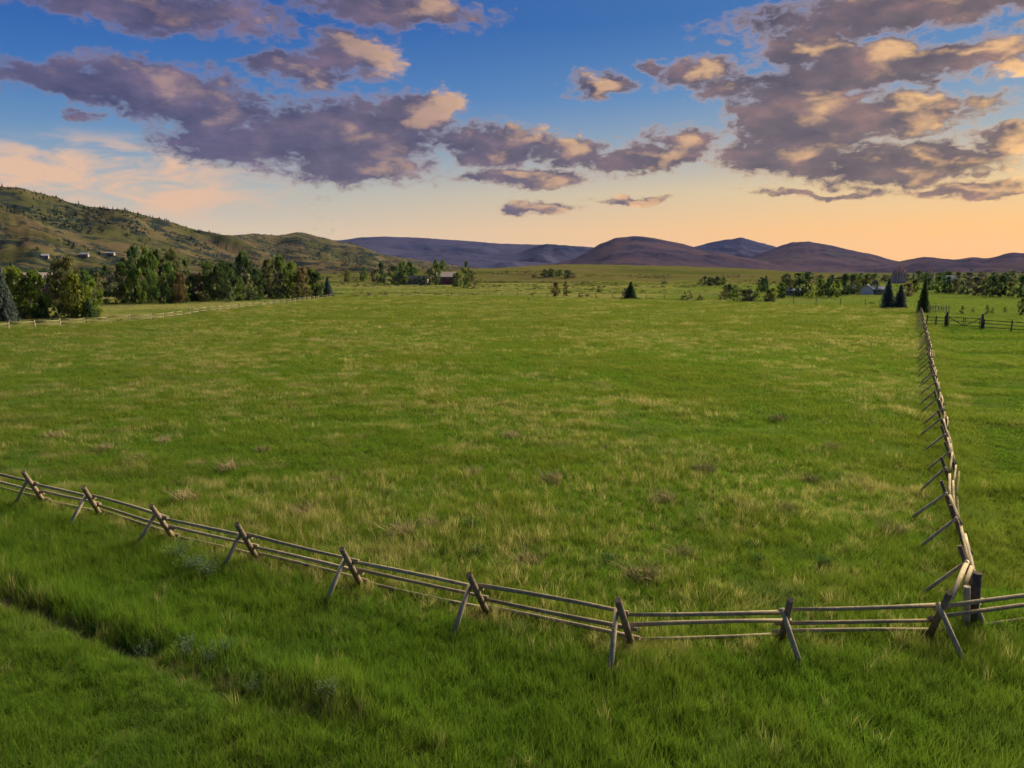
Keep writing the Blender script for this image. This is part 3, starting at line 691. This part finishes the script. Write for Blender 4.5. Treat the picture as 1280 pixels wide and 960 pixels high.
def decid(kind, seed):                          # unit height 1, width about 1 (scaled per tree)
    r_ = random.Random(seed); v, f, vals = [], [], []; tb = MB(); tb.tube((0, 0, -.03), (0, 0, .32), .028, .02, 7); tb.tube((0, 0, .3), (r_.uniform(-.04, .04), 0, .72), .02, .008, 6)
    lo = {'broad': .07, 'upright': .05, 'bush': .0}[kind]; ncl = {'broad': 62, 'upright': 46, 'bush': 34}[kind]
    for i in range(ncl):
        t = r_.random(); z = lo + (1 - lo) * t
        env = {'broad': math.sin(math.pi * (.14 + .82 * t)) ** .6, 'upright': math.sin(math.pi * (.10 + .88 * t)) ** .8, 'bush': (1 - t * t) ** .5}[kind]
        a = r_.random() * 6.283; q = .5 * env * math.sqrt(r_.random()) * r_.uniform(.75, 1.1)
        cz = min(z, .97); cpt = Vector((q * math.cos(a), q * math.sin(a), cz))
        if kind != 'bush' and i % 4 == 0: tb.tube((0, 0, max(.15, cz - .25)), cpt, .011, .004, 5, False)
        cr = r_.uniform(.055, .135); base = r_.uniform(.0, 1.0)
        for k in range(38 if kind != 'bush' else 36):
            d = Vector((r_.gauss(0, 1), r_.gauss(0, 1), r_.gauss(0, .8))).normalized() * cr * r_.random() ** .4
            p = cpt + d; p.z = max(.01, p.z); leafquad(v, f, p, r_.uniform(.024, .048), r_); vals.append(base + r_.uniform(-.25, .25))
    tm = tb.build('trunk', True); tm.materials.append(M_TRUNK)
    return finish(v, f, vals, 'crown'), tm
def spruce(seed):
    r_ = random.Random(seed); v, f, vals = [], [], []; tb = MB().tube((0, 0, -.03), (0, 0, .98), .025, .004, 7)
    z = .05
    while z < .99:
        L = .54 * (1 - z) ** .8 * r_.uniform(.85, 1.1) + .015; nbr = 11 if z < .7 else 7; off_ = r_.random() * 6
        for k in range(nbr):
            a = off_ + 6.283 * k / nbr + r_.uniform(-.2, .2); l = L * r_.uniform(.75, 1.12); dv = Vector((math.cos(a), math.sin(a), 0)); base = r_.uniform(.1, .8)
            ns = max(3, int(l / .035))
            for s_ in range(ns):
                t = (s_ + .6) / ns; p = dv * l * t + Vector((0, 0, z - .10 * l * t - .18 * l * t * t))
                for _ in range(3):
                    leafquad(v, f, p + Vector((r_.gauss(0, .012), r_.gauss(0, .012), r_.gauss(0, .010))), r_.uniform(.022, .042), r_); vals.append(base + .3 * t + r_.uniform(-.2, .2))
        z += .045 * (1.15 - z * .5)
    for k in range(14): leafquad(v, f, Vector((r_.gauss(0, .006), r_.gauss(0, .006), r_.uniform(.93, 1.0))), .014, r_); vals.append(.4)
    tm = tb.build('trunk', True); tm.materials.append(M_TRUNK)
    return finish(v, f, vals, 'crown'), tm
LIB = {'b': [decid('broad', 1 + i) for i in range(5)], 'u': [decid('upright', 20 + i) for i in range(4)], 's': [spruce(40 + i) for i in range(3)], 'h': [decid('bush', 60 + i) for i in range(4)]}
COLR = {'mid': (0.088, 0.137, 0.029), 'yel': (.14, .18, .028), 'dk': (.052, .088, .028), 'ol': (0.104, 0.112, 0.039), 'blue': (.070, .096, .082), 'rust': (.115, .090, .038), 'red': (0.128, 0.051, 0.073), 'pale': (0.159, 0.183, 0.085), 'grey': (0.104, 0.107, 0.076), 'tan': (0.232, 0.183, 0.091), 'brt': (.135, .19, .026)}
NAMES = {'b': 'leafy_tree', 'u': 'upright_tree', 's': 'spruce_tree', 'h': 'bush'}
CATS = {'b': 'tree', 'u': 'tree', 's': 'tree', 'h': 'bush'}
SHADE = {'mid': 'mid green', 'yel': 'yellow green', 'dk': 'dark green', 'ol': 'olive green', 'blue': 'blue grey', 'rust': 'rusty brown', 'red': 'purple red', 'pale': 'pale green', 'grey': 'grey green', 'tan': 'tan', 'brt': 'bright green'}
FORM = {'b': 'round crowned leafy tree', 'u': 'slender upright leafy tree', 's': 'conical spruce tree', 'h': 'rounded bush'}
cnt = [0]
def tree(px, base, hpx, wpx, kind, colr, where, group, label=None, dist=None):
    p = hit(px, base) if dist is None else None
    if p is None: q = at_dist(px, base, dist); p = Vector((q.x, q.y, drop(q.x, q.y)))
    s = pxscale(p); h = hpx * s; wd_ = wpx * s; cnt[0] += 1; r_ = random.Random(cnt[0] * 13)
    if dist is not None: h = at_dist(px, base - hpx, dist).z - p.z
    cm, tm = LIB[kind][cnt[0] % len(LIB[kind])]
    lim = (52, 38, 26) if 'grove' in where else (26, 19, 13) if ('farmhouse' in where or 'woods' in where) else None
    size = '' if lim is None else ('very tall ' if hpx >= lim[0] else 'tall ' if hpx >= lim[1] else 'middling ' if hpx >= lim[2] else 'short ')
    if kind == 's': wd_ *= 1.12
    root = empty(NAMES[kind], p - Vector((0, 0, .02 * h)), label or f'{size}{SHADE[colr]} {FORM[kind]} {where}', CATS[kind], group, r_.random() * 6.28, (wd_, wd_, h))
    cr = link('crown', cm, None, root); k = r_.uniform(.82, 1.2); cc = COLR[colr]; cr.color = (cc[0] * k * r_.uniform(.92, 1.1), cc[1] * k, cc[2] * k, 1)
    if kind != 'h': link('trunk', tm, None, root)
    return root
A_ = 'in the grove below the big hill'
GA = 'trees of the grove below the big hill'
for row in [(5,403,62,27,'s','blue'),(24,399,52,30,'b','yel'),(46,399,50,34,'b','brt'),(53,399,22,18,'s','dk'),(86,397,64,36,'b','ol'),(97,398,48,30,'b','yel'),(120,396,38,17,'u','brt'),(112,398,22,19,'s','dk'),(66,385,34,24,'b','dk'),(14,394,48,22,'b','yel'),(75,397,30,20,'h','ol'),(34,400,18,16,'h','ol'),
  (133,381,24,17,'h','dk'),(147,381,16,10,'h','rust'),(134,372,34,12,'u','dk'),(108,378,34,22,'b','mid'),(143,372,26,14,'b','grey'),(122,374,28,16,'b','ol'),
  (156,380,44,22,'b','mid'),(170,379,62,28,'b','dk'),(186,380,62,28,'b','mid'),(199,378,58,26,'b','ol'),(178,381,38,13,'u','yel'),(212,380,46,22,'u','mid'),(218,378,58,22,'b','ol'),(224,380,36,20,'b','rust'),(234,376,46,16,'u','mid'),(232,379,18,14,'h','mid'),(243,377,30,16,'b','dk'),(262,376,44,24,'b','mid'),(273,376,40,26,'b','dk'),(282,375,44,24,'u','mid'),(288,378,20,14,'h','pale'),(290,372,40,20,'b','dk'),(256,378,14,16,'h','ol'),(207,380,30,14,'h','ol'),
  (306,374,54,28,'b','dk'),(300,377,28,18,'b','mid'),(311,376,30,18,'u','pale'),(322,375,36,20,'b','dk'),(336,373,46,26,'b','ol'),(350,372,48,26,'b','mid'),(334,372,16,13,'h','tan'),(352,373,30,16,'u','grey'),(365,373,42,24,'b','yel'),(372,375,16,24,'h','ol'),(378,373,36,20,'b','rust'),(390,372,34,22,'b','yel'),(398,372,30,20,'b','dk'),(384,374,14,20,'h','ol'),(345,374,12,20,'h','dk'),(318,376,14,18,'h','dk')]:
    tree(*row, A_, GA)
tree(247,376,30,28,'b','red',A_,GA,'purple red blossoming tree standing out among the green grove')
tree(410,371,25,14,'s','blue',A_,GA,'blue grey spruce at the end of the grove nearest the farmhouse')
B_ = 'around the farmhouse on the dry meadow'; GB = 'trees around the farmhouse'
for row in [(434,352,14,10,'b','yel'),(455,352,18,12,'b','mid'),(468,353,16,10,'b','ol'),(477,353,24,16,'b','dk'),(492,355,22,18,'b','mid'),(503,356,28,20,'b','mid'),(513,355,27,20,'b','dk'),(500,356,14,24,'h','grey'),(524,357,12,18,'h','dk'),(537,357,20,14,'b','pale'),(545,357,32,13,'u','mid'),(553,349,24,12,'u','yel'),(572,359,18,14,'b','mid'),(583,361,34,13,'u','mid'),(593,361,14,14,'h','tan'),(589,352,14,14,'b','ol'),(530,357,10,12,'h','ol'),(600,354,10,8,'h','yel')]:
    tree(*row, B_, GB)
for row in [(668,347,6,9,'h','ol'),(681,346,9,11,'b','dk'),(689,346,10,12,'b','dk'),(699,346,9,12,'b','mid'),(709,347,9,11,'b','dk'),(717,347,6,8,'h','ol')]:
    tree(*row, 'in the small clump on the bare meadow rise', 'clump on the meadow rise')
tree(694,371,18,12,'b','rust','','', 'rust brown round tree just behind the far wire fence'); tree(707,370,18,8,'u','rust','','', 'narrow rust brown tree just behind the far wire fence')
tree(788,374,22,17,'s','dk','','', 'lone dark spruce at the far wire fence'); tree(781,374,13,12,'h','grey','','', 'grey green bush against the lone dark spruce')
C_ = 'on the open valley meadow'; GC = 'valley meadow trees'
for row in [(875,355,6,5,'h','dk'),(881,356,10,9,'b','dk'),(888,357,10,11,'b','dk'),(896,357,11,12,'b','dk'),(904,356,9,9,'b','mid'),(831,355,4,12,'h','dk'),(855,377,12,12,'h','ol'),(863,377,11,10,'h','tan'),(875,377,8,12,'h','rust'),(661,376,4,5,'h','dk'),(725,372,5,10,'h','rust'),(735,372,5,12,'h','ol')]: tree(*row, C_, GC)
D_ = 'in the valley woods towards the rock fins'; GD = 'valley woods'
for row in [(905,375,14,14,'h','ol'),(911,373,17,18,'b','dk'),(918,377,14,14,'h','mid'),(930,377,14,16,'b','ol'),(938,377,14,14,'b','grey'),(945,377,15,14,'h','mid'),(952,366,18,14,'b','dk'),(957,364,19,9,'s','dk'),(960,377,14,14,'b','ol'),(966,377,16,12,'b','yel'),(976,373,18,14,'b','mid'),(985,370,20,16,'b','ol'),(998,371,22,14,'b','dk'),(1007,371,27,14,'u','dk'),(1014,374,14,12,'h','yel'),(1025,371,20,15,'b','mid'),(1035,372,22,14,'b','dk'),(1045,372,20,13,'u','yel'),(1055,369,24,16,'b','dk'),(1064,368,22,16,'b','ol'),(1073,367,20,14,'b','mid'),(1083,367,22,14,'b','ol'),(1093,368,16,14,'b','grey'),(1135,370,14,16,'b','tan'),(1142,366,14,12,'b','mid'),
  (925,368,8,12,'h','ol'),(935,366,8,12,'h','rust'),(920,364,7,9,'h','ol'),
  (1160,363,14,14,'b','dk'),(1172,366,18,14,'b','mid'),(1183,367,18,14,'b','dk'),(1193,367,16,12,'b','ol'),(1201,368,15,10,'b','pale'),(1209,368,13,11,'b','grey'),(1219,370,20,15,'b','grey'),(1229,370,18,12,'b','ol'),(1240,371,22,16,'b','dk'),(1251,371,22,15,'b','dk'),(1262,371,15,12,'b','ol'),(1276,372,22,16,'b','dk'),(1295,373,22,18,'b','mid'),(1315,373,20,18,'b','dk')]: tree(*row, D_, GD)
for i in range(24):
    px = 985 + i * 13.4 + random.uniform(-3, 3); tree(px, 352 + random.uniform(-1.5, 2), random.uniform(7, 12), random.uniform(9, 15), random.choice('bbbu'), random.choice(['dk', 'dk', 'mid', 'ol']), 'in the far tree line along the valley floor', 'far valley tree line')
tree(1109,385.5,34,17,'s','blue','','', 'taller of the two dark spruces standing side by side in the meadow'); tree(1124.5,385.5,27,17,'s','blue','','', 'shorter of the two dark spruces standing side by side in the meadow')
tree(1153.5,391,38,14,'s','dk','','', 'lone slim spruce where the long side fence ends')
for row in [(1202,393,9,5,'u','rust'),(1216,391,6,5,'h','ol'),(1233,393,10,5,'u','ol'),(1240,393,7,5,'h','dk'),(1256,391,6,4,'u','ol'),(1277,394,17,9,'b','ol')]: tree(*row, 'planted behind the gate', 'saplings behind the gate')
# hedge line along the foot of the hill
for i in range(22):
    px = 20 + i * 6.5 + random.uniform(-2, 2); tree(px, 342, random.uniform(4, 6), random.uniform(8, 13), 'h', random.choice(['dk', 'dk', 'mid']), 'in the hedge line at the foot of the big hill', 'hedge at the foot of the hill')

# scrub and pines on the big hill: far too many to count
SCRUB = bpy.data.collections.new('scrub_parts')
for i, (cm, c_) in enumerate([(LIB['h'][0][0], (.035, .048, .022)), (LIB['h'][1][0], (.05, .058, .026)), (LIB['s'][0][0], (.022, .034, .018)), (LIB['b'][0][0], (.03, .042, .02))]):
    v_ = np.zeros(len(cm.vertices) * 3); cm.vertices.foreach_get('co', v_); v_ = v_.reshape(-1, 4, 3)
    sel = v_[rng.permutation(len(v_))[:150]]; ctr = sel.mean(1, keepdims=True); sel = ctr + (sel - ctr) * 3.0
    me = mesh('scrub', sel.reshape(-1, 3).tolist(), [(4 * k, 4 * k + 1, 4 * k + 2, 4 * k + 3) for k in range(len(sel))])
    m, n, bs = material('scrub_leaf'); oi = n.new('ShaderNodeObjectInfo').outputs['Random']; n.l.new(n.ramp(oi, [(0, tuple(q * .7 for q in c_)), (1, tuple(q * 1.4 for q in c_))]), bs.inputs['Base Color']); me.materials.append(m)
    SCRUB.objects.link(bpy.data.objects.new('s%d' % i, me))
A, row, na = LH
A3 = A[:, :3].reshape(na, row, 3); nS = 16000
fi = rng.random(nS) * (na - 2); fj = rng.random(nS) * 80; i0 = fi.astype(int); j0 = fj.astype(int); u_ = (fi - i0)[:, None]; t_ = (fj - j0)[:, None]
SP = (A3[i0, j0] * (1 - u_) + A3[i0 + 1, j0] * u_) * (1 - t_) + (A3[i0, j0 + 1] * (1 - u_) + A3[i0 + 1, j0 + 1] * u_) * t_
pn = fbm(SP[:, 0] / 90 + 3, SP[:, 1] / 90, 4); crest = fj / 80
kp = (pn + .10 * crest + rng.normal(0, .03, nS)) > .685
kp |= (crest > .95) & (rng.random(nS) < .45) & (i0 < 150); kp |= rng.random(nS) < .018
SP, crest = SP[kp], crest[kp]; k = len(SP)
pine = rng.random(k) < (.15 + .65 * sm(crest, .75, 1.0)); idx = np.where(pine, 2, rng.integers(0, 2, k)); idx = np.where(~pine & (rng.random(k) < .15), 3, idx)
hh = np.where(pine, rng.uniform(3, 6, k), rng.uniform(1.2, 2.8, k)); ww = np.where(pine, hh * .5, hh * rng.uniform(1.2, 2.2, k))
tag(gn_scatter('hill_scrub', SP - [0, 0, .3], np.stack([np.zeros(k), np.zeros(k), rng.random(k) * 6.28], 1), np.stack([ww, ww, hh], 1), idx, np.zeros((k, 3)), SCRUB), 'dark scrub and scattered pines covering the big hill', 'scrub', kind='stuff')
# rough tussocks on the dry meadow beyond the fences
k = 9000; r_ = np.sqrt(rng.random(k) * (700 ** 2 - 130 ** 2) + 130 ** 2); a_ = (rng.random(k) * 2 - 1) * R(40); tx, ty = r_ * np.sin(a_), r_ * np.cos(a_)
ok = ~inpoly(tx, ty, FIELD) & (fbm(tx / 40, ty / 40 + 5, 4) > .55)
tx, ty = tx[ok], ty[ok]; tz = np.array([drop(a, b) for a, b in zip(tx, ty)]); k = len(tx); hh = rng.uniform(.25, .6, k); ww = rng.uniform(1.2, 3.0, k)
tag(gn_scatter('meadow_tussocks', np.stack([tx, ty, tz - .05], 1), np.stack([np.zeros(k), np.zeros(k), rng.random(k) * 6.28], 1), np.stack([ww, ww, hh], 1), rng.integers(0, 2, k), np.zeros((k, 3)), SCRUB), 'low rough tussocks dotted over the dry meadow', 'tussocks', kind='stuff')

# ------------------------------------------------------------------ buildings
def plain(name, c, rough=.8):
    return simple(name, tuple(q * .82 for q in c), tuple(min(1, q * 1.12) for q in c), 1.5, rough=rough)
M_WALLR = plain('red_brown_siding', (.18, .07, .05)); M_WALLT = plain('tan_siding', (.26, .21, .155)); M_WALLW = plain('white_siding', (.62, .60, .56))
M_ROOFT = plain('tan_shingle', (.34, .27, .21)); M_ROOFR = plain('red_brown_shingle', (.22, .13, .11)); M_ROOFG = plain('grey_metal_roof', (.30, .30, .31)); M_TRIM = plain('trim', (.6, .57, .5)); M_ROOFD = plain('dark_shingle', (.07, .065, .07))
M_GLASS, _n, _b = material('window_glass'); _b.inputs['Base Color'].default_value = (.03, .035, .045, 1); _b.inputs['Roughness'].default_value = .08; _b.inputs['Specular IOR Level'].default_value = .6
def house(px, py, w_, d_, h_, rise, wall, roof, label, rz=0.0, dist=None, name='farmhouse', chimney=True, nwin=3):
    if dist is None: p = hit(px, py)
    else: q = at_dist(px, py, dist); p = Vector((q.x, q.y, drop(q.x, q.y)))
    root = empty(name, p - Vector((0, 0, .15)), label, 'house' if name != 'shed' else 'shed', None, rz)
    mb = MB(); a, b_ = w_ / 2, d_ / 2
    mb.v += [Vector(q) for q in ((-a, -b_, 0), (a, -b_, 0), (a, b_, 0), (-a, b_, 0), (-a, -b_, h_), (a, -b_, h_), (a, b_, h_), (-a, b_, h_), (-a, 0, h_ + rise), (a, 0, h_ + rise))]
    mb.f += [(0, 1, 5, 4), (2, 3, 7, 6), (1, 2, 6, 9, 5), (3, 0, 4, 8, 7), (0, 3, 2, 1)]
    link('wall', mb.build('wall'), wall, root)
    e, o_ = .45, .45; rf = MB(); sl_ = rise / b_
    rv = [(-a - e, -b_ - o_, h_ - o_ * sl_ + .03), (a + e, -b_ - o_, h_ - o_ * sl_ + .03), (a + e, 0, h_ + rise + .03), (-a - e, 0, h_ + rise + .03), (a + e, b_ + o_, h_ - o_ * sl_ + .03), (-a - e, b_ + o_, h_ - o_ * sl_ + .03)]
    rf.v += [Vector(q) for q in rv] + [Vector((q[0], q[1], q[2] + .18)) for q in rv]
    rf.f += [(6, 7, 8, 9), (9, 8, 10, 11), (1, 0, 3, 2), (2, 3, 5, 4), (0, 1, 7, 6), (4, 5, 11, 10), (1, 2, 8, 7), (2, 4, 10, 8), (3, 0, 6, 9), (5, 3, 9, 11)]
    ro = link('roof', rf.build('roof'), roof, root)
    if chimney: c_ = link('chimney', MB().box((a * .45, b_ * .3, h_ + rise + .1), (.8, .8, 1.6)).build('chimney'), M_ROOFR, ro)
    fl = 2 if h_ > 4.5 else 1
    for s_ in range(fl):
        for i in range(nwin):
            x = -a + w_ * (i + .5) / nwin; zc = 1.6 + s_ * 2.7
            if s_ == 0 and i == nwin // 2:
                dr = link('door', MB().box((x, -b_ - .03, 1.05), (1.0, .08, 2.1)).build('door'), M_ROOFD, root); continue
            wn = link('window', MB().box((x, -b_ - .03, zc), (1.3, .10, 1.3)).build('window'), M_TRIM, root); link('pane', MB().box((x, -b_ - .075, zc), (1.1, .05, 1.1)).build('pane'), M_GLASS, wn)
    return root
house(33, 372, 11, 8, 5.0, 2.4, M_WALLR, M_ROOFT, 'two storey red brown house with tan roof above the yellow green trees', .5, dist=215)
house(558, 356, 12, 8, 4.8, 2.6, M_WALLR, M_ROOFT, 'red brown farmhouse with tan roof among the trees on the dry meadow', .3)
house(522, 355.5, 12, 7, 3.0, 2.0, M_WALLT, M_ROOFD, 'low shed with dark roof beside the farmhouse trees', -.1, name='shed', chimney=False)
house(551, 355, 5, 4, 2.6, 1.3, M_WALLW, M_ROOFG, 'small white outbuilding beside the red brown farmhouse', .1, name='shed', chimney=False, nwin=2)
house(57, 323, 4.5, 4, 2.4, 1.2, M_WALLT, M_ROOFG, 'pale tan house with the reddest ground below it, low on the big hill', .4, chimney=False, nwin=2)
house(75, 325, 4.5, 4, 2.4, 1.2, M_WALLT, M_ROOFD, 'pale tan house with dark roof among scrub low on the big hill', -.2, chimney=False, nwin=2)
house(106, 321, 6.5, 4, 2.4, 1.3, M_WALLT, M_ROOFG, 'wide house with pale metal roof low on the big hill', .2, chimney=False, nwin=3)
house(138, 319, 8, 4, 2.2, 1.1, M_WALLT, M_ROOFG, 'long grey roofed barn low on the big hill', .1, name='shed', chimney=False)
house(1085, 368, 4.6, 3.6, 2.1, 1.2, M_WALLW, M_ROOFG, 'white shed at the edge of the valley woods beside the pair of spruces', .9, name='shed', chimney=False, nwin=2)
house(1063, 366, 3.8, 3.4, 2.0, 1.0, M_WALLW, M_ROOFG, 'smaller white shed half hidden in the valley woods', -.3, name='shed', chimney=False, nwin=2)
house(1100, 368, 5, 3.4, 1.9, .8, M_WALLT, M_ROOFG, 'tan shed with grey roof close behind the taller paired spruce', .0, name='shed', chimney=False, nwin=2)
house(1187, 354, 6, 5, 3.4, 1.6, M_WALLW, M_ROOFG, 'white house rising out of the far valley tree line', .2, chimney=False, nwin=2)
house(990, 370, 5, 3.5, 1.9, .8, M_WALLT, M_ROOFG, 'low tan building under the olive trees of the valley woods', .1, name='shed', chimney=False, nwin=2)
# tall tower and rock fins in the valley
p = hit(1213, 352); s = pxscale(p)
root = empty('water_tower', p, 'slim pale tower standing above the far valley tree line', 'tower')
link('shaft', MB().tube((0, 0, -.5), (0, 0, 11 * s), 1.1 * s, 1.0 * s, 12).build('shaft', True), M_TRIM, root)
link('tank', MB().tube((0, 0, 11 * s), (0, 0, 13.5 * s), 1.5 * s, 1.3 * s, 12).build('tank', True), M_ROOFG, root)
M_ROCK = simple('red_sandstone', (.28, .18, .145), (.55, .40, .34), .12, bump=.8, stretch=(1, 1, .25))
def fins(px, py, hp, wp, nn, label, dist):
    q = at_dist(px, py, dist); p = Vector((q.x, q.y, drop(q.x, q.y))); s = pxscale(p); root = empty('rock_outcrop', p, label, 'rock'); r_ = random.Random(px)
    for i in range(nn):
        H = hp * s * (.62 + .38 * math.sin(math.pi * (i + .8) / (nn + .6))) * r_.uniform(.9, 1.05); W = wp * s / nn * r_.uniform(.8, 1.15); D = W * 2.2; x0 = (i - (nn - 1) / 2) * wp * s / nn
        v, f = [], []; nl, ns = 9, 10
        for l in range(nl):
            t = l / (nl - 1); k_ = (1.15 - .5 * t - .35 * t ** 6)
            for a in range(ns):
                an = 6.283 * a / ns; rr_ = k_ * r_.uniform(.82, 1.12)
                v.append((x0 + math.copysign(abs(math.cos(an)) ** .6, math.cos(an)) * W * .5 * rr_ + t * W * .45, math.copysign(abs(math.sin(an)) ** .6, math.sin(an)) * D * .5 * rr_, t * H - .03 * H + (r_.uniform(-.07, .03) * H if l == nl - 1 else 0)))
        for l in range(nl - 1):
            for a in range(ns): f.append((l * ns + a, l * ns + (a + 1) % ns, (l + 1) * ns + (a + 1) % ns, (l + 1) * ns + a))
        f.append(tuple(range((nl - 1) * ns, nl * ns))); link('slab', mesh('slab', v, f), M_ROCK, root)
fins(1122, 357, 20, 15, 5, 'cluster of tall reddish rock fins rising above the valley trees', 560)
fins(1160, 356, 13, 8, 3, 'smaller grey red rock outcrop beyond the lone slim spruce', 640)

# ------------------------------------------------------------------ air
HZ = bpy.data.meshes.new('haze'); bmh = bmesh.new(); bmesh.ops.create_cube(bmh, size=1)
for v in bmh.verts: v.co = Vector((v.co.x * 17600, v.co.y * 17600, -8 + (v.co.z + .5) * 318))
bmh.to_mesh(HZ); bmh.free()
mh = bpy.data.materials.new('haze_air'); mh.use_nodes = True; nt = mh.node_tree; nt.nodes.remove(nt.nodes['Principled BSDF'])
pv = nt.nodes.new('ShaderNodeVolumePrincipled'); pv.inputs['Color'].default_value = (.36, .45, .98, 1); pv.inputs['Density'].default_value = 1.35e-5; pv.inputs['Anisotropy'].default_value = 0.0
nt.links.new(pv.outputs[0], nt.nodes['Material Output'].inputs['Volume'])
tag(link('haze', HZ, mh), 'thin evening haze filling the whole valley', 'haze', kind='stuff')
print('TREES', cnt[0], 'GRASS', len(X))
